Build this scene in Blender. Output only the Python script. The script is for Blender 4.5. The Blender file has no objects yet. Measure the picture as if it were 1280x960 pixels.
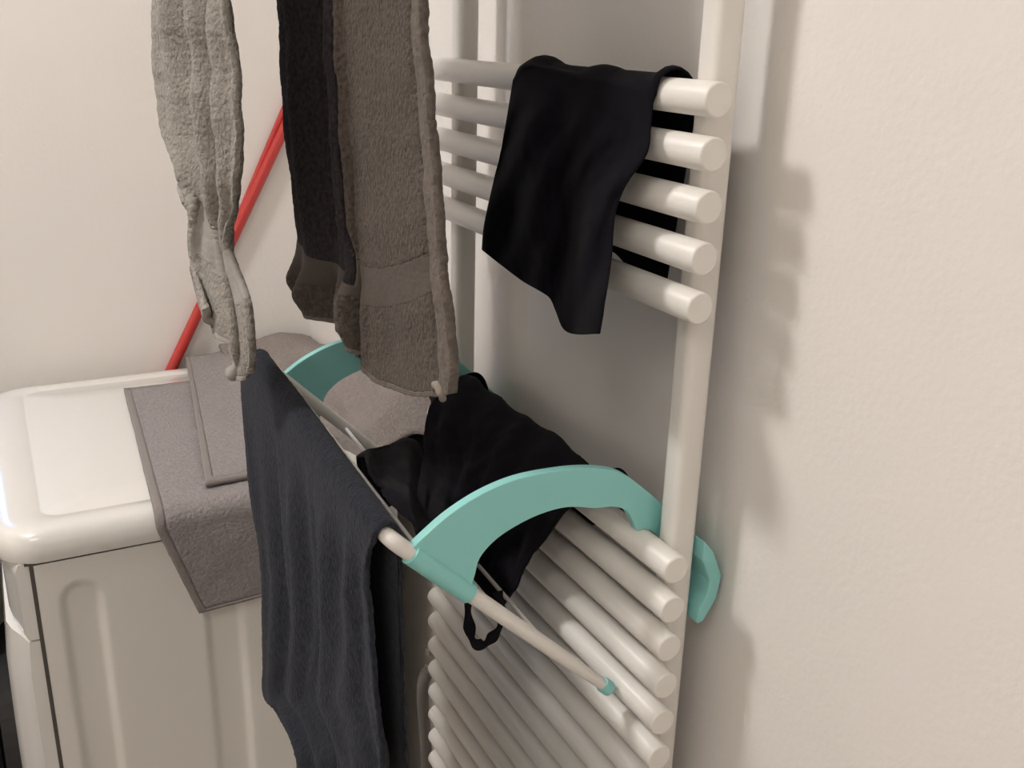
import bpy, bmesh, math, random
from mathutils import Vector, Matrix, noise
from math import sin, cos, pi, exp, sqrt

# ------------------------------------------------------------------ camera, light, exposure
scn = bpy.context.scene
COL = scn.collection
FPX, YAW, PITCH, ROLL = 1252.535, .4827, .3393, -.0264
FWD = Vector((sin(YAW)*cos(PITCH), cos(YAW)*cos(PITCH), -sin(PITCH)))
_r = Vector((cos(YAW), -sin(YAW), 0)); _d = FWD.cross(_r)
RGT = _r*cos(ROLL) + _d*sin(ROLL); DWN = -_r*sin(ROLL) + _d*cos(ROLL)
cam = bpy.data.cameras.new('camera'); camo = bpy.data.objects.new('camera', cam); COL.objects.link(camo)
cam.sensor_width = 36; cam.lens = 36*FPX/1280; cam.clip_start = .02
camo.matrix_world = Matrix(((RGT.x, -DWN.x, -FWD.x, 0), (RGT.y, -DWN.y, -FWD.y, 0), (RGT.z, -DWN.z, -FWD.z, 0), (0, 0, 0, 1)))
scn.camera = camo
w = bpy.data.worlds.new('world'); scn.world = w; w.use_nodes = True
w.node_tree.nodes['Background'].inputs[0].default_value = (1, .93, .85, 1)
w.node_tree.nodes['Background'].inputs[1].default_value = .05
vs = scn.view_settings
vs.view_transform = 'Standard'; vs.look = 'None'; vs.gamma = 1; vs.use_curve_mapping = False
vs.exposure = 2.68
LAMP_POS = Vector((-.75, 1.10, 1.12))      # ceiling lamp
LAMP_W = 17.0
FLOOR, CEIL, XW, YB, XL, YF = -1.45, 1.16, .528, 1.87, -1.9, -1.3

def ray(u, v):
    return (u-640)*RGT + (v-480)*DWN + FPX*FWD
def at(u, v, ax, val):                     # where the line of sight meets a plane
    R = ray(u, v); return R*(val/R[ax])

# ------------------------------------------------------------------ materials
def mat(name, col, rough=.5, metal=0, bump=0, scale=200, col2=None, cscale=30, spec=.5, coat=0, sheen=0, emit=None, detail=3, dist=.001, mscale=None):
    m = bpy.data.materials.new(name); m.use_nodes = True; nt = m.node_tree; N = nt.nodes; L = nt.links
    b = N['Principled BSDF']; b.inputs['Base Color'].default_value = (*col, 1)
    b.inputs['Roughness'].default_value = rough; b.inputs['Metallic'].default_value = metal
    b.inputs['Specular IOR Level'].default_value = spec; b.inputs['Coat Weight'].default_value = coat
    b.inputs['Sheen Weight'].default_value = sheen; b.inputs['Sheen Roughness'].default_value = .5
    tc = N.new('ShaderNodeTexCoord'); mp = N.new('ShaderNodeMapping'); L.new(tc.outputs['Object'], mp.inputs[0])
    if mscale: mp.inputs['Scale'].default_value = mscale
    if bump:
        n = N.new('ShaderNodeTexNoise'); n.inputs['Scale'].default_value = scale; n.inputs['Detail'].default_value = detail
        L.new(mp.outputs[0], n.inputs['Vector'])
        bp = N.new('ShaderNodeBump'); bp.inputs['Strength'].default_value = bump; bp.inputs['Distance'].default_value = dist
        L.new(n.outputs[0], bp.inputs['Height']); L.new(bp.outputs[0], b.inputs['Normal'])
    if col2:
        n2 = N.new('ShaderNodeTexNoise'); n2.inputs['Scale'].default_value = cscale; n2.inputs['Detail'].default_value = 4
        L.new(mp.outputs[0], n2.inputs['Vector'])
        cr = N.new('ShaderNodeValToRGB'); cr.color_ramp.elements[0].position = .35; cr.color_ramp.elements[1].position = .65
        cr.color_ramp.elements[0].color = (*col, 1); cr.color_ramp.elements[1].color = (*col2, 1)
        L.new(n2.outputs[0], cr.inputs[0]); L.new(cr.outputs[0], b.inputs['Base Color'])
    if emit:
        b.inputs['Emission Color'].default_value = (*emit[0], 1); b.inputs['Emission Strength'].default_value = emit[1]
    return m
M = dict(
    wall=mat('plaster', (.82, .782, .74), .9, bump=.35, scale=170, detail=4, dist=.0012),
    wallb=mat('plaster_back', (.82, .782, .74), .9, bump=.3, scale=140, detail=3, dist=.001),
    ceil=mat('ceiling_paint', (.82, .80, .77), .9, bump=.2, scale=100),
    floor=mat('floor_tile', (.32, .28, .25), .4, bump=.1, scale=40, col2=(.26, .23, .2), cscale=6),
    rad=mat('radiator_enamel', (.83, .80, .75), .36, spec=.4, bump=.05, scale=60),
    appl=mat('appliance_white', (.79, .765, .71), .33, spec=.45, coat=.2, bump=.03, scale=50),
    front=mat('appliance_front_plastic', (.80, .78, .735), .22, spec=.5, coat=.6),
    lid=mat('appliance_lid_gloss', (.75, .73, .685), .30, spec=.5, coat=1),
    seam=mat('seam_dark', (.09, .08, .07), .8),
    teal=mat('teal_plastic', (.29, .66, .63), .42, spec=.4, bump=.06, scale=300),
    frame=mat('white_lacquer_tube', (.82, .79, .745), .35, spec=.45),
    wire=mat('steel_wire', (.74, .71, .68), .3, metal=.15),
    red=mat('red_handle', (.50, .03, .025), .25, spec=.5, coat=.5),
    black=mat('black_jersey', (.0048, .0042, .0062), .9, spec=.10, bump=.25, scale=900, sheen=.01, col2=(.0062, .0052, .0085), cscale=60),
    black2=mat('black_cotton', (.0062, .0053, .0075), .95, spec=.10, bump=.3, scale=800, sheen=.02, col2=(.009, .0075, .0108), cscale=50),
    t1=mat('light_grey_terry', (.335, .31, .275), .97, spec=.05, bump=1, scale=330, dist=.0034, detail=4, sheen=.12, col2=(.265, .245, .215), cscale=260, mscale=(1, 1, .75)),
    t1b=mat('light_grey_weave', (.33, .305, .275), .95, spec=.05, bump=.4, scale=500, dist=.001, sheen=.1),
    t2=mat('taupe_terry', (.118, .096, .080), .97, spec=.05, bump=1, scale=300, dist=.0032, detail=4, sheen=.08, col2=(.072, .059, .050), cscale=300, mscale=(1, 1, .8)),
    t2b=mat('taupe_weave', (.098, .080, .069), .92, spec=.08, bump=.4, scale=400, dist=.001, sheen=.08),
    t2h=mat('taupe_hem', (.165, .138, .118), .95, spec=.05, bump=.9, scale=260, dist=.002, sheen=.08, col2=(.12, .10, .088), cscale=150),
    t2_shadow=mat('taupe_terry_shadowed', (.046, .040, .040), .97, spec=.04, bump=1, scale=300, dist=.0028, detail=4, sheen=.04, col2=(.026, .023, .026), cscale=300, mscale=(1, 1, .7)),  # darkened taupe, the light grey towel's shadow put into the colour
    blue=mat('navy_terry', (.030, .032, .040), .97, spec=.05, bump=.9, scale=420, dist=.0022, detail=4, sheen=.06, col2=(.018, .020, .028), cscale=240, mscale=(1, 1, .5)),
    mata=mat('grey_mat_terry', (.33, .297, .290), .97, spec=.04, bump=1, scale=240, dist=.003, detail=4, sheen=.1, col2=(.265, .24, .236), cscale=220),
    matb=mat('grey_mat_hem', (.27, .24, .228), .95, spec=.04, bump=.7, scale=300, dist=.002, sheen=.05),
    matc=mat('grey_towel_terry', (.30, .262, .24), .97, spec=.04, bump=1, scale=260, dist=.0025, detail=4, sheen=.1, col2=(.245, .212, .197), cscale=160),
    tag=mat('cream_label', (.27, .235, .195), .9, bump=.2, scale=500),
    bin=mat('dark_bin', (.010, .009, .010), .6, bump=.1, scale=90),
    bin2=mat('dark_bin_body', (.018, .016, .015), .6, bump=.1, scale=90),
    pipe=mat('grey_hose', (.16, .15, .135), .5, bump=.1, scale=90),
    brass=mat('dull_chrome', (.45, .42, .38), .35, metal=.8),
    lamp=mat('lamp_diffuser', (.9, .88, .85), .5, emit=((1, .965, .94), LAMP_W)),
    glass=mat('daylight_pane', (.6, .7, .8), .1, emit=((.22, .46, 1.0), .5)),
    fill_glow=mat('fill_emitter', (.9, .88, .85), .5, emit=((1, .955, .90), .95)),  # glow of the added fill light
    rail=mat('rail_white', (.8, .78, .75), .4),
)

# ------------------------------------------------------------------ helpers
def tag(o, label, cat, group=None):
    o['label'] = label; o['category'] = cat
    if group: o['group'] = group
    return o
def empty(name, loc, label=None, cat=None, group=None):
    o = bpy.data.objects.new(name, None); COL.objects.link(o); o.location = loc; o.empty_display_size = .05
    if label: tag(o, label, cat, group)
    return o
def link(name, bm, m, parent=None, smooth=True, kind=None):
    me = bpy.data.meshes.new(name); bmesh.ops.recalc_face_normals(bm, faces=bm.faces[:]) if smooth != 'keep' else None
    if parent is not None:
        off = parent.location if parent.parent is None else parent.location + parent.parent.location
        bmesh.ops.translate(bm, vec=-off, verts=bm.verts[:])
    bm.to_mesh(me); bm.free()
    me.materials.append(m)
    if smooth:
        for p in me.polygons: p.use_smooth = True
        if smooth != 'keep': me.set_sharp_from_angle(angle=math.radians(40))
    o = bpy.data.objects.new(name, me); COL.objects.link(o)
    if parent is not None: o.parent = parent
    if kind: o['kind'] = kind
    return o
def bevel(o, w, seg=2, ang=35):
    md = o.modifiers.new('bevel', 'BEVEL'); md.width = w; md.segments = seg; md.limit_method = 'ANGLE'; md.angle_limit = math.radians(ang)
    return o
def box(bm, a, b):
    r = bmesh.ops.create_cube(bm, size=1)['verts']
    for v in r: v.co = Vector([a[i] + (v.co[i]+.5)*(b[i]-a[i]) for i in range(3)])
    return r
def sweep(bm, pts, rad, n=12, cap=True, flat=None):
    pts = [Vector(p) for p in pts]; rings = []; up = None
    for i, p in enumerate(pts):
        t = ((pts[min(i+1, len(pts)-1)]) - pts[max(i-1, 0)]).normalized()
        if up is None: up = t.orthogonal().normalized()
        up = (up - t*up.dot(t)).normalized(); s = t.cross(up)
        r = rad[i] if isinstance(rad, (list, tuple)) else rad
        rings.append([bm.verts.new(p + (up*cos(a)+s*sin(a))*r) for a in [2*pi*k/n for k in range(n)]])
    for a, b in zip(rings, rings[1:]):
        for k in range(n): bm.faces.new((a[k], a[(k+1) % n], b[(k+1) % n], b[k]))
    if cap: bm.faces.new(rings[0][::-1]); bm.faces.new(rings[-1])
def prism(bm, prof, y0, y1):               # profile in x,z extruded along y
    a = [bm.verts.new((x, y0, z)) for x, z in prof]; b = [bm.verts.new((x, y1, z)) for x, z in prof]
    n = len(prof)
    for i in range(n): bm.faces.new((a[i], a[(i+1) % n], b[(i+1) % n], b[i]))
    bm.faces.new(a[::-1]); bm.faces.new(b)
def smoothpath(pts, n=8):
    P = [Vector(p) for p in pts]; P = [P[0]*2-P[1]] + P + [P[-1]*2-P[-2]]; out = []
    for i in range(1, len(P)-2):
        for k in range(n):
            t = k/n
            out.append(.5*((2*P[i]) + (P[i+1]-P[i-1])*t + (2*P[i-1]-5*P[i]+4*P[i+1]-P[i+2])*t*t + (3*P[i]-P[i-1]-3*P[i+1]+P[i+2])*t**3))
    out.append(P[-2]); return out
def fbm(x, y, z=0, o=3):
    return noise.fractal(Vector((x, y, z)), 1, 2, o)
def sm(a, b, x):
    t = max(0, min(1, (x-a)/(b-a))); return t*t*(3-2*t)
def poly_at(pts, t):                       # point on a polyline by arc length
    L = [0]
    for a, b in zip(pts, pts[1:]): L.append(L[-1] + math.dist(a, b))
    d = t*L[-1]
    for i in range(len(pts)-1):
        if d <= L[i+1] or i == len(pts)-2:
            k = (d-L[i])/max(1e-9, L[i+1]-L[i]); return tuple(pts[i][j] + (pts[i+1][j]-pts[i][j])*k for j in range(len(pts[0])))
def densify(pts, n=7):
    return [tuple(p)[:2] for p in smoothpath([(a, b, 0) for a, b in pts], n)]
def coons(top, bot, lef, rig, s, t):
    T, B, Lp, Rp = poly_at(top, s), poly_at(bot, s), poly_at(lef, t), poly_at(rig, t)
    r = []
    for j in range(2):
        r.append((1-t)*T[j] + t*B[j] + (1-s)*Lp[j] + s*Rp[j]
                 - ((1-s)*(1-t)*top[0][j] + s*(1-t)*top[-1][j] + (1-s)*t*bot[0][j] + s*t*bot[-1][j]))
    return r
def cloth(name, grid, m, parent, thick, sel=None, disp=None, mats=None, rough=0.0):
    """grid[i][j] of Vectors -> object(s); sel(i,j) gives a part name for each face; disp(i,j,ni,nj) metres along the normal"""
    ni, nj = len(grid), len(grid[0]); P = [[g.copy() for g in r] for r in grid]
    if disp or rough:
        for i in range(ni):
            for j in range(nj):
                a = grid[min(i+1, ni-1)][j] - grid[max(i-1, 0)][j]; b = grid[i][min(j+1, nj-1)] - grid[i][max(j-1, 0)]
                nn = a.cross(b)
                if nn.length < 1e-12: continue
                nn.normalize(); dd = disp(i/(ni-1), j/(nj-1)) if disp else 0
                q = grid[i][j]
                if rough:
                    dd += rough*noise.noise(q*260)
                    P[i][j] += Vector((noise.noise(q*300), noise.noise(q*300+Vector((9, 3, 1))), noise.noise(q*300+Vector((4, 7, 5)))))*rough
                P[i][j] += nn*dd
    groups = {}
    for i in range(ni-1):
        for j in range(nj-1):
            groups.setdefault(sel(i/(ni-1), j/(nj-1)) if sel else name, []).append((i, j))
    out = {}
    for g, fs in groups.items():
        bm = bmesh.new(); V = {}
        def gv(i, j):
            if (i, j) not in V: V[(i, j)] = bm.verts.new(P[i][j])
            return V[(i, j)]
        for i, j in fs: bm.faces.new((gv(i, j), gv(i+1, j), gv(i+1, j+1), gv(i, j+1)))
        o = link(g, bm, (mats or {}).get(g, m), parent, 'keep')
        s = o.modifiers.new('thickness', 'SOLIDIFY'); s.thickness = thick*(1.12 if g == 'hem' else 1); s.offset = 0
        out[g] = o
    return out

# ------------------------------------------------------------------ setting
def struct(name, a, b, m):
    bm = bmesh.new(); box(bm, a, b); return link(name, bm, m, None, False, 'structure')
struct('floor', (XL-.1, YF-.1, FLOOR-.1), (XW+.1, YB+.1, FLOOR), M['floor'])
struct('ceiling', (XL-.1, YF-.1, CEIL), (XW+.1, YB+.1, CEIL+.1), M['ceil'])
struct('wall_right', (XW, YF-.1, FLOOR), (XW+.1, YB+.1, CEIL), M['wall'])
struct('wall_front', (XL-.1, YF-.1, FLOOR), (XW, YF, CEIL), M['wall'])
struct('wall_left', (XL-.1, YF, FLOOR), (XL, YB, CEIL), M['wall'])
wx0, wx1, wz0, wz1 = -.28, -.13, -.56, -.10         # narrow window in the back wall, left of the machine (outside the picture)
bm = bmesh.new()
box(bm, (XL-.1, YB, FLOOR), (wx0, YB+.1, CEIL)); box(bm, (wx1, YB, FLOOR), (XW, YB+.1, CEIL))
box(bm, (wx0, YB, FLOOR), (wx1, YB+.1, wz0)); box(bm, (wx0, YB, wz1), (wx1, YB+.1, CEIL))
link('wall_back', bm, M['wallb'], None, False, 'structure')
wi = empty('window_1', ((wx0+wx1)/2, YB+.04, -.3)); wi['kind'] = 'structure'
bm = bmesh.new(); f = .02
for a, b in (((wx0, YB+.02, wz0), (wx1, YB+.06, wz0+f)), ((wx0, YB+.02, wz1-f), (wx1, YB+.06, wz1)), ((wx0, YB+.02, wz0+f), (wx0+f, YB+.06, wz1-f)), ((wx1-f, YB+.02, wz0+f), (wx1, YB+.06, wz1-f))): box(bm, a, b)
link('window_frame', bm, M['rail'], wi, False)
bm = bmesh.new(); box(bm, (wx0+f-.004, YB+.038, wz0+f-.004), (wx1-f+.004, YB+.042, wz1-f+.004)); link('window_pane', bm, M['glass'], wi, False)

# ceiling lamp
la = empty('ceiling_lamp', (LAMP_POS.x, LAMP_POS.y, CEIL), 'round white ceiling lamp above the washing machine', 'lamp')
bm = bmesh.new(); bmesh.ops.create_cone(bm, cap_ends=True, segments=40, radius1=.19, radius2=.19, depth=.02, matrix=Matrix.Translation((LAMP_POS.x, LAMP_POS.y, CEIL-.01)))
link('base', bm, M['rail'], la, False)
bm = bmesh.new(); bmesh.ops.create_uvsphere(bm, u_segments=32, v_segments=16, radius=.14)
for v in bm.verts: v.co.z = min(v.co.z, 0)*.45
bmesh.ops.remove_doubles(bm, verts=bm.verts[:], dist=.0005)
bmesh.ops.translate(bm, vec=(LAMP_POS.x, LAMP_POS.y, CEIL-.022), verts=bm.verts[:]); link('diffuser', bm, M['lamp'], la)

lb = empty('fill_light', (-.9, -.55, CEIL), 'added fill light, a wide dim disc on the ceiling behind the camera', 'lamp')  # added out of view to soften the contrast, not a known fitting
bm = bmesh.new(); bmesh.ops.create_cone(bm, cap_ends=True, segments=48, radius1=.40, radius2=.42, depth=.05, matrix=Matrix.Translation((-.9, -.55, CEIL-.0255))); link('diffuser', bm, M['fill_glow'], lb, False)  # glowing disc of the added fill light

# ------------------------------------------------------------------ washing machine
MX0, MX1, MY0, MY1, MT = -.020, .470, 1.244, 1.834, -.600
wm = empty('washing_machine', ((MX0+MX1)/2, (MY0+MY1)/2, FLOOR), 'white washing machine seen from the side under the grey mats', 'washing machine')
bm = bmesh.new(); box(bm, (MX0+.006, MY0+.014, FLOOR+.02), (MX1, MY1, MT-.04)); bevel(link('body', bm, M['appl'], wm, False), .004)
# side panel, pressed with two long round-ended channels
def lane(x, z, xc0, xc1, top, slope):
    xc = (xc0+xc1)/2 + slope*(z+.75); hw = (xc1-xc0)/2
    if z > top-hw: d = hw - sqrt((x-xc)**2 + (z-(top-hw))**2)
    else: d = hw - abs(x-xc)
    return d
SP0, SP1 = MX0+.006, MX1-.002
nx, nz = 170, 150
bm = bmesh.new(); V = []
for j in range(nz+1):
    z = FLOOR+.06 + (MT-.0435-(FLOOR+.06))*j/nz; row = []
    for i in range(nx+1):
        x = SP0 + (SP1-SP0)*i/nx; y = MY0
        for (a, b, tp) in ((.011, .060, -.680), (.187, .237, -.672)):
            d = lane(x, z, a, b, tp, 0)
            y += .006*sm(-.004, .009, d)
        row.append(bm.verts.new((x, y, z)))
    V.append(row)
for j in range(nz):
    for i in range(nx): bm.faces.new((V[j][i], V[j][i+1], V[j+1][i+1], V[j+1][i]))
link('side_panel', bm, M['appl'], wm)
bm = bmesh.new(); box(bm, (MX0+.001, MY0-.0002, FLOOR+.05), (MX0+.0055, MY0+.01, MT-.040)); link('panel_seam', bm, M['seam'], wm, False)
# lid: rounded slab with a shallow raised field
def rrect(x0, x1, y0, y1, r, n=10):
    c = []
    for cx, cy, a0 in ((x1-r, y1-r, 0), (x0+r, y1-r, pi/2), (x0+r, y0+r, pi), (x1-r, y0+r, 1.5*pi)):
        for k in range(n+1): a = a0 + pi/2*k/n; c.append((cx+r*cos(a), cy+r*sin(a)))
    return c
bm = bmesh.new(); rings = []
for inset, z in ((.001, MT-.0405), (0, MT-.038), (0, MT-.026), (.0015, MT-.017), (.005, MT-.0095), (.0105, MT-.0042), (.018, MT-.0010), (.027, MT), (.056, MT), (.0580, MT-.0012), (.0605, MT-.0012), (.0625, MT-.0002), (.14, MT)):
    rings.append([bm.verts.new((x, y, z)) for x, y in rrect(MX0-.036+inset, MX1+.006-inset, MY0-.003+inset*.8, MY1+.004-inset*.8, max(.012, .055-inset*.5))])
for a, b in zip(rings, rings[1:]):
    n = len(a)
    for k in range(n): bm.faces.new((a[k], a[(k+1) % n], b[(k+1) % n], b[k]))
bm.faces.new(rings[-1]); bm.faces.new(rings[0][::-1])
link('lid', bm, M['lid'], wm)
bm = bmesh.new(); box(bm, (MX0-.004, MY0+.0015, MT-.0435), (MX1, MY1-.004, MT-.0395)); link('lid_seam', bm, M['seam'], wm, False)
# front: bowed plastic fascia (control panel) and a steel door panel below it
def fascia(name, z0, z1, m, bulge, y0=MY0+.004, y1=MY1-.002):
    bm = bmesh.new(); R = []
    n = 26
    for j in range(13):
        z = z0 + (z1-z0)*j/12; row = []
        for i in range(n+1):
            t = i/n; y = y0 + (y1-y0)*t; e = min(t, 1-t)*(y1-y0)
            zz = (z-FLOOR)/(MT-FLOOR)
            dep = .014 + bulge(zz)*sm(-.01, .07, e) - .008*(1-sm(0, .012, min(z-z0, z1-z)+.006))
            row.append(bm.verts.new((MX0-dep, y, z)))
        R.append(row)
    for j in range(12):
        for i in range(n): bm.faces.new((R[j][i], R[j][i+1], R[j+1][i+1], R[j+1][i]))
    B = [[bm.verts.new((MX0+.002, v.co.y, v.co.z)) for v in (row[0], row[-1])] for row in R]
    for j in range(12):
        bm.faces.new((R[j][0], R[j+1][0], B[j+1][0], B[j][0])); bm.faces.new((R[j][-1], B[j][1], B[j+1][1], R[j+1][-1]))
    bm.faces.new([*R[-1], B[-1][1], B[-1][0]][::-1]); bm.faces.new([*R[0], B[0][1], B[0][0]])
    return link(name, bm, m, wm)
cp = fascia('control_panel', MT-.150, MT-.041, M['front'], lambda z: .016)
fascia('front_panel', FLOOR+.08, MT-.153, M['front'], lambda z: .020 + .012*sin(pi*min(1, max(0, z))))
bm = bmesh.new(); bmesh.ops.create_cone(bm, cap_ends=True, segments=32, radius1=.028, radius2=.024, depth=.02, matrix=Matrix.Translation((MX0-.040, 1.56, MT-.095)) @ Matrix.Rotation(-pi/2, 4, 'Y'))
link('program_knob', bm, M['appl'], wm, False)
bm = bmesh.new(); bmesh.ops.create_cone(bm, cap_ends=True, segments=48, radius1=.17, radius2=.15, depth=.03, matrix=Matrix.Translation((MX0-.055, 1.545, -1.07)) @ Matrix.Rotation(-pi/2, 4, 'Y'))
link('door', bm, M['bin'], wm, False)
for sx in (MX0+.05, MX1-.05):
    for sy in (MY0+.06, MY1-.06):
        bm = bmesh.new(); bmesh.ops.create_cone(bm, cap_ends=True, segments=16, radius1=.022, radius2=.022, depth=.022, matrix=Matrix.Translation((sx, sy, FLOOR+.0105))); link('foot', bm, M['bin'], wm, False)

# black box left of the machine
bn = empty('laundry_bin', (-.24, 1.62, FLOOR), 'black laundry bin with a lid at the far left beside the washing machine', 'bin')
bm = bmesh.new(); prism(bm, [(-.40, FLOOR), (-.105, FLOOR), (-.092, -.86), (-.41, -.86)], 1.50, 1.80); bevel(link('bin_body', bm, M['bin2'], bn, False), .012)
bm = bmesh.new(); prism(bm, [(-.415, -.857), (-.088, -.857), (-.088, -.775), (-.10, -.755), (-.40, -.755), (-.415, -.775)], 1.49, 1.81); bevel(link('bin_lid', bm, M['bin'], bn, False), .01)

# red handles leaning behind the machine
pa = at(213, 464, 1, 1.857); pb = at(350, 172, 1, 1.857); dr = (pb-pa)/(pb.z-pa.z)
lo = pa + dr*(-1.38-pa.z); hi = pa + dr*(.04-pa.z)
mp_ = empty('mop', lo, 'glossy red mop handle leaning behind the washing machine, thicker of two', 'mop')
bm = bmesh.new(); sweep(bm, [lo, hi], .0100, 20); link('handle', bm, M['red'], mp_)
bm = bmesh.new(); sweep(bm, [hi, hi+dr*.03], [.0100, .007], 20); link('end_cap', bm, M['red'], mp_)
bm = bmesh.new(); box(bm, (lo.x-.012, 1.848, FLOOR+.001), (lo.x+.11, 1.866, FLOOR+.085)); link('mop_head', bm, M['pipe'], mp_, False)
qa = at(217, 464, 1, 1.862); qb = at(340, 172, 1, 1.862); dq = (qb-qa)/(qb.z-qa.z)
lo2 = qa + dq*(FLOOR+.06-qa.z); hi2 = qa + dq*(-.02-qa.z)
br = empty('broom', lo2, 'slim red broom handle just left of the thicker red mop handle', 'broom')
bm = bmesh.new(); sweep(bm, [lo2, hi2], .0055, 14); link('handle', bm, M['red'], br)
bm = bmesh.new(); box(bm, (lo2.x-.17, 1.847, FLOOR+.0), (lo2.x+.01, 1.868, FLOOR+.07)); link('broom_head', bm, M['bin'], br, False)

# ------------------------------------------------------------------ radiator
RX, RR, TY0, TY1 = .461, .0125, .579, 1.084
ra = empty('towel_radiator', (.484, .83, FLOOR+.12), 'white tubular towel radiator mounted on the side wall', 'radiator')
def tube_mesh():
    bm = bmesh.new(); n = 28; rings = []
    for y, r in ((TY0-.830, RR-.0016), (TY0-.830+.0006, RR-.0006), (TY0-.830+.0016, RR), (TY1-.830-.0016, RR), (TY1-.830-.0006, RR-.0006), (TY1-.830, RR-.0016)):
        rings.append([bm.verts.new((r*cos(2*pi*k/n), y, r*sin(2*pi*k/n))) for k in range(n)])
    for a, b in zip(rings, rings[1:]):
        for k in range(n): bm.faces.new((a[k], a[(k+1) % n], b[(k+1) % n], b[k]))
    bm.faces.new(rings[0]); bm.faces.new(rings[-1][::-1])
    bmesh.ops.recalc_face_normals(bm, faces=bm.faces[:])
    me = bpy.data.meshes.new('tube'); bm.to_mesh(me); bm.free(); me.materials.append(M['rad'])
    for p in me.polygons: p.use_smooth = len(p.vertices) == 4
    return me
tm = tube_mesh()
PU, ZU, ZL = .0377, -.0424, -.4153
zs = [ZU - i*PU for i in range(5)] + [ZL - i*PU for i in range(23)] + [.30 + i*PU for i in range(4)]
for z in zs:
    o = bpy.data.objects.new('tube', tm); COL.objects.link(o); o.parent = ra; o.location = Vector((RX, .830, z)) - ra.location
def post(yc):
    bm = bmesh.new(); prof = []
    for cx, cy, a0 in ((.4905, yc+.0045, 0), (.4795, yc+.0045, pi/2), (.4795, yc-.0045, pi), (.4905, yc-.0045, 1.5*pi)):
        for k in range(7): a = a0 + pi/2*k/6; prof.append((cx+.0075*cos(a), cy+.0075*sin(a)))
    a = [bm.verts.new((x, y, -1.335)) for x, y in prof]; b = [bm.verts.new((x, y, .47)) for x, y in prof]; n = len(prof)
    for i in range(n): bm.faces.new((a[i], a[(i+1) % n], b[(i+1) % n], b[i]))
    bm.faces.new(a[::-1]); bm.faces.new(b)
    o = link('post', bm, M['rad'], ra)
    for p in o.data.polygons: p.use_smooth = len(p.vertices) == 4
for yc in (.6135, 1.058): post(yc)
for yc in (.6135, 1.058):
    for z in (.2, -1.25):
        bm = bmesh.new(); sweep(bm, [(.496, yc, z), (XW-.001, yc, z)], .009, 16); sweep(bm, [(XW-.006, yc, z), (XW-.0005, yc, z)], .016, 20); link('wall_bracket', bm, M['rad'], ra)
for yc in (.6135, 1.058):
    bm = bmesh.new(); sweep(bm, [(.484, yc, -1.335), (.484, yc, -1.37)], .011, 16); sweep(bm, [(.484, yc, -1.37), (.484, yc, FLOOR)], .007, 16); link('valve', bm, M['brass'], ra)

# tap, hose and pipe in the dark gap behind the machine
tp = empty('water_tap', (XW, 1.40, -.86), 'small dull metal water tap on the wall behind the washing machine', 'tap')
tz, ty = -.90, 1.17
tp.location = (XW, ty, tz)
bm = bmesh.new(); sweep(bm, [(XW, ty, tz), (XW-.045, ty, tz)], .010, 16); sweep(bm, [(XW-.006, ty, tz), (XW, ty, tz)], .02, 20); link('tap_body', bm, M['brass'], tp)
bm = bmesh.new(); sweep(bm, [(XW-.030, ty, tz), (XW-.030, ty, tz+.03)], .005, 12); sweep(bm, [(XW-.045, ty, tz+.032), (XW-.015, ty, tz+.032)], .006, 12); link('tap_handle', bm, M['brass'], tp)
hp = smoothpath([(XW-.045, ty, tz-.0), (XW-.052, ty, tz-.04), (XW-.040, ty+.015, tz-.2), (XW-.045, ty+.03, tz-.4), (XW-.03, ty+.14, FLOOR+.02)], 10)
bm = bmesh.new(); sweep(bm, hp, .009, 14); tag(link('water_hose', bm, M['pipe']), 'dark grey hose hanging from the tap behind the washing machine', 'hose')

# ------------------------------------------------------------------ airer hooked over the radiator
YN, YFAR = .635, 1.030
ai = empty('radiator_airer', (.35, .83, -.45), 'white and teal clothes airer hooked over the radiator', 'airer')
# outer tube: arm - front rail - arm
NA, FA = Vector((.231, YN, -.361)), Vector((.236, YFAR, -.344))
ne, fe = Vector((.4395, YN, -.5605)), Vector((.4385, YFAR, -.545))
def corner(p0, c, p1, r, n=8):
    a = c + (p0-c).normalized()*r; b = c + (p1-c).normalized()*r
    return [(1-t)**2*a + 2*t*(1-t)*c + t*t*b for t in [k/n for k in range(n+1)]]
path = [ne, ne.lerp(NA, .06), ne.lerp(NA, .14), ne.lerp(NA, .3), ne.lerp(NA, .6)] + corner(ne, NA, FA, .015) + [NA.lerp(FA, .5)] + corner(NA, FA, fe, .015) + [fe.lerp(FA, .5), fe.lerp(FA, .14), fe.lerp(FA, .06), fe]
rd = [.0052, .0054, .0058, .0066] + [.0068]*(len(path)-8) + [.0066, .0058, .0054, .0052]
bm = bmesh.new(); sweep(bm, path, rd, 18); link('tube_frame', bm, M['frame'], ai)
for e, s in ((ne, NA), (fe, FA)):
    dv = (e-s).normalized()
    bm = bmesh.new(); sweep(bm, [e-dv*.010, e-dv*.008, e+dv*.0005, e+dv*.003], [.0066, .0072, .0072, .005], 18); link('end_cap', bm, M['teal'], ai)
def onarm(a, b, x): return a + (b-a)*((x-a.x)/(b.x-a.x))
for x in (.268, .325, .376):
    a = onarm(NA, ne, x); b = onarm(FA, fe, x)
    bm = bmesh.new(); sweep(bm, [a-Vector((0, .004, 0)), b+Vector((0, .004, 0))], .0020, 10); link('wire', bm, M['wire'], ai)
outer = densify([(.246, -.374), (.262, -.362), (.280, -.350), (.307, -.338), (.338, -.3312), (.374, -.331), (.405, -.3345), (.433, -.343), (.458, -.362), (.490, -.392), (.510, -.418), (.5225, -.446)], 5)
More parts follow.
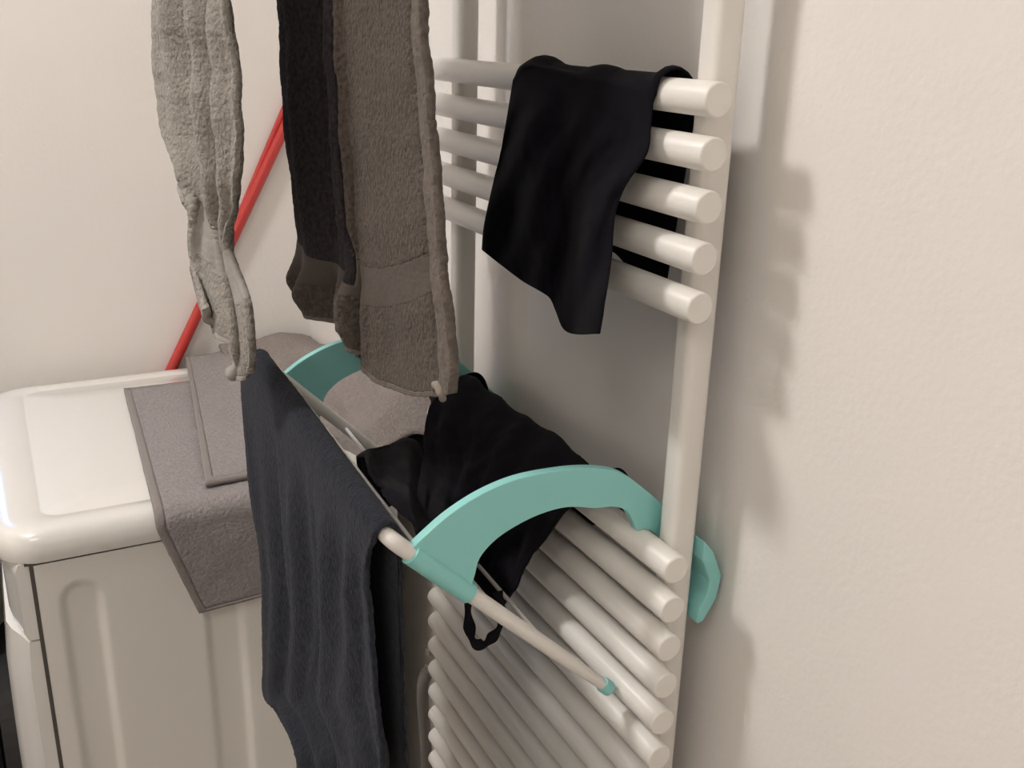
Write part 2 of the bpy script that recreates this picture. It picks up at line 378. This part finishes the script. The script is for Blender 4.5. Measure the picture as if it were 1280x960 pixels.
tail = [(.5195, -.468), (.508, -.487), (.5025, -.490), (.5030, -.478), (.509, -.462), (.511, -.447), (.503, -.434), (.489, -.4235), (.4775, -.420), (.4745, -.410), (.469, -.4048)]
inner = [(.461, -.4022), (.4550, -.4020), (.4505, -.3925), (.444, -.382), (.436, -.3765), (.425, -.3735), (.411, -.372), (.385, -.3655), (.360, -.3665), (.336, -.373), (.318, -.382), (.306, -.394), (.302, -.408), (.297, -.424)]
inner = densify(inner, 4)
def bracket(yb):
    dy = yb-YN
    bm = bmesh.new(); prism(bm, outer+tail+inner+[(.292, -.428), (.243, -.380)], yb-.0045, yb+.0045)
    o = link('hook_bracket', bm, M['teal'], ai, False); bevel(o, .0016, 2, 25)
    # broad pad of the hook behind the post
    bm = bmesh.new(); off = .0 if dy == 0 else .010
    prism(bm, [(.5005, -.405), (.512, -.418), (.5235, -.444), (.520, -.466), (.508, -.486), (.5015, -.487), (.5025, -.474), (.509, -.460), (.511, -.447), (.5045, -.431), (.5005, -.424)], yb-.040+off, yb-.004)
    bevel(link('hook_pad', bm, M['teal'], ai, False), .0015, 2, 25)
    if dy: return
    # sleeve round the arm
    a, b = (NA, ne) if dy == 0 else (FA, fe)
    d = (b-a).normalized(); p0 = onarm(a, b, .249); p1 = onarm(a, b, .2985)
    bm = bmesh.new(); sweep(bm, [p0-d*.0005, p0, p1, p1+d*.0005], [.0075, .0092, .0092, .0075], 20); s = link('sleeve', bm, M['teal'], ai)
bracket(YN); bracket(YFAR+.0105)

# ------------------------------------------------------------------ grey mats on the machine
def lidz(): return MT
def mat_rows(far, near, drop, zt, yedge):
    """path (y,z) from the far edge, over the lid's near edge, down the side"""
    pts = [(far, zt)]
    n = 26
    for k in range(1, n): pts.append((far + (yedge+.016-far)*k/n, zt))
    for k in range(9): a = pi/2*k/8; pts.append((yedge+.016-.020*sin(a)*1.0, zt-.020+.020*cos(a)))
    if drop:
        for k in range(1, 30): pts.append((yedge-.004, zt-.020 - drop*k/29))
    return pts
# mat A
AL0, AL1 = at(155, 488, 2, MT+.004), at(248, 765, 1, MY0-.012)
rows = mat_rows(AL0.y, 0, (MT+.004-.02) - AL1.z, MT+.0045, MY0-.010)
total = len(rows); g = []
for i, (y, z) in enumerate(rows):
    t = i/(total-1); r = []
    if z > MT-.02: xl = AL0.x + (.1335-AL0.x)*(AL0.y-y)/(AL0.y-MY0)
    else: xl = .1335 + (AL1.x-.1335)*((MT-.02)-z)/((MT-.02)-AL1.z)
    for j in range(61):
        s = j/60; x = xl + (.375-xl)*s
        zz = z + (.0015*fbm(x*9, y*9, 3) if z > MT-.01 else 0) + (.040*s*t*t if t > .6 else 0)*0
        yy = y + ((-.004*s*0 - .002*abs(fbm(x*8, z*8, 1))) if z < MT-.03 else 0)
        if z < MT-.03: zz = z + s*.010*((MT-.02-z)/.14)
        if i < 3: zz -= 0
        r.append(Vector((x, yy, zz)))
    g.append(r)
def selA(t, s):
    if s < .038: return 'hem'
    if t > .975: return 'hem'
    return 'pile'
ma = empty('bath_mat', (.25, 1.5, MT), 'larger grey terry bath mat hanging over the edge of the washing machine', 'bath mat')
cloth('pile', g, M['mata'], ma, .006, selA, None, {'hem': M['matb']}, .0006)
# mat B lying on A
BL0, BL1 = at(232, 446, 2, MT+.016), at(257, 606, 2, MT+.014)
g = []
for i in range(56):
    t = i/55; r = []
    y = BL0.y + (BL1.y-BL0.y)*t; y = min(y, 1.862)
    xl = BL0.x + (BL1.x-BL0.x)*t
    for j in range(51):
        s = j/50; x = xl + (.40-xl)*s
        r.append(Vector((x, y + .012*s*t, MT+.0135 + .002*fbm(x*7, y*7, 5) + .012*sm(.3, 1, s)*(1-t))))
    g.append(r)
mb = empty('bath_mat', (.3, 1.55, MT+.01), 'smaller grey terry mat lying flat on the larger one, topmost on the machine', 'bath mat')
cloth('pile', g, M['mata'], mb, .006, lambda t, s: 'hem' if (s < .055 or t > .975) else 'pile', None, {'hem': M['matb']}, .0005)
# bunched grey towel at the back
g = []
for i in range(90):
    t = i/89; r = []
    for j in range(70):
        s = j/69
        x = .345 + (.521-.345)*s
        yn = 1.37 - .24*sm(.25, 1, s); y = 1.855 + (yn-1.855)*t
        z = MT+.019 + .008*sm(0, .5, s)
        z += .075*exp(-((y-1.22-.06*(1-s))/.11)**2)*sm(.35, .85, s) + .015*fbm(x*8, y*6, 2)
        z += .012*exp(-((y-1.55)/.10)**2)*s
        z += .050*sm(.6, 1, s)*sm(.1, .45, t)
        z -= .05*sm(.93, 1, t)*(1-s*.5)
        r.append(Vector((x, y, z)))
    g.append(r)
cloth_c = empty('grey_towel', (.42, 1.5, MT+.02), 'bunched grey towel behind the airer at the back of the washing machine', 'towel')
cloth('pile', g, M['matc'], cloth_c, .006, None, None, None, .0006)

# ------------------------------------------------------------------ hanging towels
def hang(name, left, right, bottom, xl, xr, ztop, nI, nJ, disp, label, terry, parts, sel, thick, railx, extra_depth=None):
    """left/right outlines (pixels of the photograph) met on the upright plane through x = xl (far edge) and xr (near edge)"""
    le, ri, bo = densify(left, 6), densify(right, 6), densify(bottom, 6); tp = densify([left[0], right[0]], 6)
    g = []
    for i in range(nI):
        t = i/(nI-1); r = []
        for j in range(nJ):
            q = j/(nJ-1); u, v = coons(tp, bo, le, ri, q, t); r.append(at(u, v, 0, xl + (xr-xl)*q))
        g.append(r)
    up = []                                # carry on straight up to the rail
    for k in range(1, 41):
        r = []
        for j in range(nJ):
            p = g[0][j]; d = (p-g[30][j]).normalized(); z = p.z + (ztop-p.z)*k/40
            q = p + d*((z-p.z)/max(.3, d.z)); q.x += (railx-q.x)*sm(0, 1, k/40); r.append(q)
        up.append(r)
    vis = g; g = up[::-1] + g; nI = len(g)
    # over the rail and down the back a little
    top = g[0]; arc = []
    for k in range(1, 9):
        a = pi*k/8; arc.append([Vector((p.x + .012*(1-cos(a)), p.y, ztop + .012*sin(a))) for p in top])
    back = [[Vector((p.x+.024, p.y, ztop - .10*k/10)) for p in top] for k in range(1, 11)]
    full = back[::-1] + arc[::-1] + g
    nb = len(back)+len(arc); tot = len(full)
    e = empty(name, (railx, (top[0].y+top[-1].y)/2, ztop), label, 'towel')
    def conv(t): return (t*(tot-1)-nb-40)/(nI-41)
    o = cloth('terry', full, terry, e, thick, lambda t, s: sel(conv(t), s), lambda t, s: disp(max(0, conv(t)), s)*(sm(-.14, -.02, conv(t))), parts, .0004)
    return e, g

ZT = .46
# light grey towel (left)
l1 = [(190, -10), (194, 50), (200, 110), (208, 165), (228, 225), (236, 260), (236, 310), (246, 350), (258, 385)]
b1 = [(258, 385), (270, 415), (288, 434), (296, 452), (296, 470), (308, 474), (321, 458)]
r1 = [(300, -10), (306, 50), (311, 110), (315, 170), (314, 225), (304, 270), (303, 305), (311, 345), (321, 380), (325, 425), (321, 458)]
def d1(t, s):
    a = .85 - .45*sm(.5, .85, t)
    f = .010*cos(2*pi*(s*2.6 + .15*sin(t*5))) * (1-sm(.66, .72, t)*.3)
    f += .004*cos(2*pi*(s*6.2 + .3*t))
    f += .008*exp(-((s-.70-.03*sin(6*t))/.035)**2) - .010*sm(.74, .80, s)
    f += .004*fbm(s*3, t*8, 1)
    return -f*a
towel1, g1 = hang('hanging_towel', l1, r1, b1, .166, .200, ZT, 330, 110, d1, 'light grey terry towel hanging at upper left, nearest the white wall', M['t1'],
     {'woven_band': M['t1b'], 'hem': M['t1b']}, lambda t, s: 'hem' if (t > .986) else ('woven_band' if .60 < t - .08*s < .74 else 'terry'), .007, .185)
# dark towel (middle)
l2 = [(348, -10), (352, 60), (357, 130), (364, 200), (371, 260), (370, 330), (374, 358)]
b2 = [(374, 358), (388, 384), (410, 405), (436, 422), (452, 437), (456, 458), (470, 477), (500, 489), (530, 495), (566, 492)]
r2 = [(528, -10), (533, 60), (539, 130), (544, 200), (551, 270), (555, 330), (562, 380), (565, 430), (568, 465), (566, 492)]
def d2(t, s):
    f = .013*cos(2*pi*(s*3.1+.10))*(1-sm(.42, .55, s))
    f += .005*cos(2*pi*s*7.5+1)*(1-sm(.40, .5, s))
    low = sm(.86, .97, t + .2*s)
    f *= (1-.4*sm(.74, .82, t + .2*s)*(1-low))
    f += .009*low*cos(2*pi*(s*8.0 + .1*t))*(1-sm(.45, .62, s))
    f += .006*exp(-((s-.47)/.03)**2) - .003*exp(-((s-.925)/.006)**2) + .004*exp(-((s-.60-.1*t)/.06)**2)*low
    f += .010*sm(.86, 1, t)*sm(.4, .9, s)*0
    f += .003*fbm(s*4, t*6, 4)
    return -f*(1-.5*sm(.92, 1, t))
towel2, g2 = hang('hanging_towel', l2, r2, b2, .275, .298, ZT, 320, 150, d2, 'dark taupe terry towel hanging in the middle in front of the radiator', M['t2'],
     {'woven_band': M['t2b'], 'hem': M['t2h'], 'painted_shadow': M['t2_shadow']}, lambda t, s: 'hem' if (s > .945 or t > .985) else ('painted_shadow' if s < .445 and t < .81 else ('woven_band' if .83 < t + .20*s < .93 else 'terry')), .007, .287)  # upper left part gets the darker copy, shadow painted as colour
# curled corners with their stitched labels
p = at(551, 489, 0, .297)
bm = bmesh.new(); sweep(bm, smoothpath([p+Vector((0, .008, -.001)), p+Vector((-.003, .003, .005)), p+Vector((-.004, -.005, .006)), p+Vector((-.003, -.009, .000)), p+Vector((.000, -.004, -.005))], 6), [.0030]*6+[.0038]*12+[.003]*7, 12)
link('hanging_loop', bm, M['tag'], towel2)
p = at(297, 466, 0, .190)
bm = bmesh.new(); sweep(bm, smoothpath([p+Vector((.004, -.012, .030)), p+Vector((.001, -.006, .012)), p+Vector((-.003, .004, -.002)), p+Vector((-.002, .014, -.004))], 6), [.004+.0035*k/18 for k in range(19)], 14)
link('curled_corner', bm, M['t1b'], towel1)
# the rails they hang from (above the picture)
for x, lb in ((.197, 'thin white ceiling rail the light grey towel hangs from'), (.299, 'thin white ceiling rail the dark towel hangs from')):
    e = empty('drying_rail', (x, 1.2, ZT), lb, 'rail')
    bm = bmesh.new(); sweep(bm, [(x, .5, ZT), (x, YB, ZT)], .006, 14); link('rod', bm, M['rail'], e)
    bm = bmesh.new(); sweep(bm, [(x, .52, ZT), (x, .52, CEIL)], .004, 12); link('hanger', bm, M['rail'], e)

# navy towel over the front rail
lf = [(325, 441), (312, 462), (311, 500), (318, 580), (327, 680), (331, 760), (331, 820), (330, 868), (345, 886), (360, 915), (372, 945), (372, 975)]
XN, XF = .2215, .228
g = []
nI, nJ = 230, 110
Lp = smoothpath([at(u, v, 0, XF-.002*(k > 2)) for k, (u, v) in enumerate(lf)], 5)
rt = [(487, 660), (479, 678), (471, 720), (470, 780), (474, 850), (478, 910), (481, 975)]
Rp = smoothpath([at(u, v, 0, XN) for u, v in rt], 8)
def bl(P, t):
    d = [0]
    for a, b in zip(P, P[1:]): d.append(d[-1] + (b-a).length)
    q = t*d[-1]
    for i in range(len(P)-1):
        if q <= d[i+1] or i == len(P)-2: return P[i].lerp(P[i+1], (q-d[i])/max(1e-9, d[i+1]-d[i]))
for i in range(nI):
    t = i/(nI-1); a, b = bl(Lp, t), bl(Rp, t)
    g.append([a.lerp(b, j/(nJ-1)) for j in range(nJ)])
# seat the top edge on the rail
rail0, rail1 = FA + Vector((0, .035, .003)), NA + Vector((0, .012, 0))
for j in range(nJ):
    s = j/(nJ-1); rp = rail0.lerp(rail1, s); RO = .0098
    top = Vector((rp.x-RO, g[0][j].y, rp.z-.004))
    dz = top.z - g[0][j].z; dy = max(top.y, .639) - g[0][j].y; top.y = g[0][j].y
    dy += max(0, FA.y+.012-g[0][j].y)*(1-sm(0, .25, s))
    for i in range(90):
        k = (1-sm(0, 89, i)); g[i][j].z += dz*k; g[i][j].x += (top.x-g[i][j].x)*(1-sm(0, 50, i))
        g[i][j].y += dy*k
    top.y += dy; g[0][j] = top
arc, back = [], []
for k in range(1, 9):
    a = pi*k/8
    arc.append([Vector((rail0.lerp(rail1, j/(nJ-1)).x - .0098*cos(a), g[0][j].y, rail0.lerp(rail1, j/(nJ-1)).z-.004 + .0120*sin(a))) for j in range(nJ)])
for k in range(1, 40):
    q = k/39
    back.append([Vector((rail0.lerp(rail1, j/(nJ-1)).x + .0105 + .006*sm(0, 1, q), g[0][j].y + (.0 if j < nJ*.7 else (-.004*q*(j/nJ))), rail0.lerp(rail1, j/(nJ-1)).z-.004 - .52*q)) for j in range(nJ)])
full = back[::-1] + arc[::-1] + g
nb = len(back)+len(arc); tot = len(full)
def d3(T, s):
    t = (T*(tot-1)-nb)/(nI-1)
    if t < 0: return 0
    a = sm(.02, .35, t)
    f = .006*cos(2*pi*(s*3.3+.25-.15*t)) + .003*cos(2*pi*(s*7.7+.4*t)) + .006*exp(-((s-.95)/.03)**2) + .003*fbm(s*4, t*5, 7)
    f += .006*exp(-((s-.60+.1*t)/.022)**2) + .005*exp(-((s-.27)/.02)**2) - .005*exp(-((s-.84)/.03)**2)
    return -f*a
bt = empty('navy_towel', ((NA+FA)/2), 'dark navy towel draped over the front rail of the airer', 'towel')
cloth('terry', full, M['blue'], bt, .004, lambda T, s: 'hem' if s < .018 else 'terry', d3, {'hem': M['blue']}, .0005)
p0 = at(312, 530, 0, .226)
bm = bmesh.new(); sweep(bm, smoothpath([p0, p0+Vector((-.004, .008, -.008)), p0+Vector((-.004, .012, -.020)), p0+Vector((-.004, .006, -.030))], 6), .0006, 6); link('loose_thread', bm, M['blue'], bt)

# ------------------------------------------------------------------ black garment on the upper tubes
e = empty('jersey_garment', (.45, .78, -.03), 'black jersey garment hanging over the five upper tubes of the radiator', 'clothing')
topE = [(642, 100), (655, 88), (680, 84), (720, 96), (765, 104), (800, 112), (816, 128)]
leftE = [(642, 100), (632, 160), (618, 225), (606, 280), (603, 312)]
botE = [(603, 312), (625, 330), (655, 352), (685, 370), (695, 388), (705, 411), (722, 418), (750, 417)]
rightE = [(816, 128), (813, 160), (808, 192), (782, 232), (768, 270), (764, 320), (757, 370), (750, 417)]
topE, leftE, botE, rightE = [densify(q, 5) for q in (topE, leftE, botE, rightE)]
nI, nJ = 110, 110; g = []
for i in range(nI):
    t = i/(nI-1); r = []
    for j in range(nJ):
        s = j/(nJ-1); u, v = coons(topE, botE, leftE, rightE, s, t)
        x = .4475 - .014*sm(0, .5, t) - .022*sm(.55, 1, s)*sm(.15, .7, t) - .010*sm(.6, 1, t)
        fold = .0045*sin(2*pi*(s*2.2 - t*.9)) + .003*sin(2*pi*(s*4.1+t*1.3)) - .008*exp(-((s-.80+.28*t)/.07)**2)
        fold += .004*fbm(s*4, t*4, 3)
        x -= .004 + (fold+.006)*sm(.02, .3, t)*.9
        r.append(at(u, v, 0, min(x, .4462)))
    g.append(r)
YBK = (g[0][0].y, at(866, 150, 0, .4765).y)
arc = []
for k in range(1, 13):
    a = pi*k/12; row = []
    for j in range(nJ):
        s = j/(nJ-1); f = g[0][j]
        R_ = .0140 + .003*max(0, sin(2*pi*(s*2.3)))*sin(a) + .004*exp(-((s-.13)/.10)**2) + .003*exp(-((s-.97)/.04)**2)*sin(a)
        yb_ = f.y + (YBK[0] + (YBK[1]-YBK[0])*s - f.y)*(k/12)
        zb = f.z + (-.0424-f.z)*min(1, k/3)
        row.append(Vector((.461 - R_*cos(a)*(1 if k > 3 else (.0148/.0140)), yb_, zb + R_*sin(a)*1.02)))
    arc.append(row)
bk = []
lastrow = arc[-1]
for k in range(1, 45):
    q = k/44; row = []
    for j in range(nJ):
        s = j/(nJ-1); p = lastrow[j]
        row.append(Vector((.4795 - .0 + .003*sin(s*14)*0, p.y + .022*q*sm(.5, 1, s), p.z - (.148 + .01*sin(s*9))*q)))
    bk.append(row)
# keep the back layer clear of the tubes
for row in bk+arc[-3:]:
    for p in row: p.x = max(p.x, .4765)
# tube clearance at the front top
full = bk[::-1] + arc[::-1] + g
cloth('fabric', full, M['black'], e, .0016, None, None, None, 0)

# ------------------------------------------------------------------ black garment on the airer
SEC = [(.20, -.52), (.235, -.47), (.252, -.425), (.262, -.388), (.270, -.380), (.285, -.394), (.305, -.416), (.325, -.421), (.350, -.427), (.375, -.425), (.40, -.410), (.425, -.386), (.445, -.372), (.463, -.366), (.478, -.374), (.49, -.392), (.50, -.43), (.56, -.6)]
def zsec(x):
    if x <= SEC[0][0]: return SEC[0][1]
    for a, b in zip(SEC, SEC[1:]):
        if x <= b[0]: t = (x-a[0])/(b[0]-a[0]); return a[1] + (b[1]-a[1])*t
    return SEC[-1][1]
def hit(u, v, lift=0):
    R = ray(u, v); R = R/R.y; lo, hi = .4, 1.25
    k = .5; prev = None
    while k < 1.3:
        f = R.z*k - (zsec(R.x*k)+lift)
        if f < 0: break
        k += .002
    a, b = k-.002, k
    for _ in range(14):
        c = (a+b)/2
        if R.z*c - (zsec(R.x*c)+lift) < 0: b = c
        else: a = c
    return R*b
def relax(g, it=6):
    ni, nj = len(g), len(g[0])
    for _ in range(it):
        h = [[p.copy() for p in r] for r in g]
        for i in range(1, ni-1):
            for j in range(1, nj-1): h[i][j] = (g[i-1][j]+g[i+1][j]+g[i][j-1]+g[i][j+1])*.25
        for j in range(1, nj-1):
            h[0][j] = (g[0][j-1]+g[0][j+1]+g[0][j]*2)*.25; h[-1][j] = (g[-1][j-1]+g[-1][j+1]+g[-1][j]*2)*.25
        for i in range(1, ni-1):
            h[i][0] = (g[i-1][0]+g[i+1][0]+g[i][0]*2)*.25; h[i][-1] = (g[i-1][-1]+g[i+1][-1]+g[i][-1]*2)*.25
        g = h
    return g
e = empty('cotton_garment', (.38, .82, -.42), 'black cotton garment with a strap loop bunched over the wires of the airer', 'clothing')
tE = [(590, 467), (612, 468), (650, 487), (690, 513), (730, 538), (755, 562), (766, 588)]
rE = [(766, 588), (742, 612), (702, 645), (668, 700), (645, 742), (624, 772)]
lE = [(590, 467), (560, 482), (541, 505), (534, 530), (531, 570), (522, 610), (520, 640)]
bE = [(520, 640), (545, 680), (575, 705), (592, 735), (624, 772)]
tE, rE, lE, bE = [densify(q, 5) for q in (tE, rE, lE, bE)]
nI, nJ = 90, 90; g = []
for i in range(nI):
    t = i/(nI-1); r = []
    for j in range(nJ):
        s = j/(nJ-1); u, v = coons(tE, bE, lE, rE, s, t); r.append(hit(u, v, -.068*sm(610, 690, v)*sm(530, 595, u)))
    g.append(r)
for r in g:
    for p in r: p.x = min(p.x, .508)
for _ in range(12):
    h = [p.copy() for p in g[0]]
    for j in range(1, nJ-1): g[0][j] = (h[j-1]+h[j]*2+h[j+1])*.25
g = relax(g, 12)
for i, r in enumerate(g):
    for j, p in enumerate(r):
        p *= 1 + .05*sm(.5, .8, i/(nI-1))*sm(.2, .6, j/(nJ-1))
        if p.y < .645: p *= .645/p.y
# carry on behind the tube
ex = []
for k in range(1, 16):
    q = k/15; row = []
    for j in range(nJ):
        p = g[0][j]; a = q*pi*.6
        row.append(Vector((p.x + .022*sin(a)*1.0, p.y, p.z + .004*sin(a) - .065*q*q)))
    ex.append(row)
for row in ex:
    for p in row: p.x = min(p.x, .506)
full = ex[::-1] + g
for r in full:
    for p in r: p.x = min(p.x, .508)
def d4(t, s):
    f = (.0035*sin(2*pi*(s*1.7 + t*.5 + .1)) + .0025*sin(2*pi*(s*5.3 - t*1.1)) + .004*fbm(s*5, t*5, 9) + .003*abs(fbm(s*9, t*7, 2)))*(.45+.55*sm(.3, .6, t))
    return f*sm(0, .12, t)
cloth('fabric', full, M['black2'], e, .003, None, d4, None, 0)
# the smaller lobe over the front wires
tE = [(452, 572), (462, 563), (480, 556), (502, 552), (522, 554), (531, 566)]
rE = [(531, 566), (545, 600), (560, 640), (580, 680), (600, 700)]
lE = [(452, 572), (462, 590), (478, 615)]
bE = [(478, 615), (500, 636), (520, 660), (545, 690), (575, 712), (600, 700)]
tE, rE, lE, bE = [densify(q, 5) for q in (tE, rE, lE, bE)]
g = []
for i in range(60):
    t = i/59; r = []
    for j in range(60):
        s = j/59; u, v = coons(tE, bE, lE, rE, s, t); r.append(hit(u, v, .004+.004*sin(pi*s)))
    g.append(r)
g = relax(g, 8)
for i, r in enumerate(g):
    for j, p in enumerate(r):
        p *= 1 + .04*sm(.45, .8, j/59)
        if p.y < .660: p *= .660/p.y
und = []
for k in range(1, 14):
    q = k/13; row = []
    for j in range(60):
        p = g[0][j]; row.append(Vector((p.x + .010*sin(pi*q) - .012*q, p.y + .018*sin(pi*q*.5), p.z - .085*q)))
    und.append(row)
def d5(t, s): return .004*sin(2*pi*(s*1.6+t)) + .003*fbm(s*4, t*4, 12)
cloth('sleeve', und[::-1] + g, M['black2'], e, .003, None, d5, None, 0)
# strap loop
sp = [at(u, v, 1, .70) for u, v in [(590, 735), (585, 760), (587, 785), (592, 802), (604, 806), (615, 797), (625, 783), (628, 765), (622, 740)]]
sp = smoothpath(sp, 8); bm = bmesh.new(); Rg = []
for i, p in enumerate(sp):
    t = (sp[min(i+1, len(sp)-1)] - sp[max(i-1, 0)]).normalized(); s = t.cross(Vector((0, 1, 0))).normalized()
    wd = .0042 + .0014*sin(i*.5); tw = .35*sin(i*.22); s = (s*cos(tw) + Vector((0, 1, 0))*sin(tw))
    n = t.cross(s)
    Rg.append([bm.verts.new(p + s*wd*a + n*.0011*b) for a, b in ((-1, -1), (1, -1), (1, 1), (-1, 1))])
for a, b in zip(Rg, Rg[1:]):
    for k in range(4): bm.faces.new((a[k], a[(k+1) % 4], b[(k+1) % 4], b[k]))
bm.faces.new(Rg[0]); bm.faces.new(Rg[-1])
link('strap', bm, M['black2'], e)
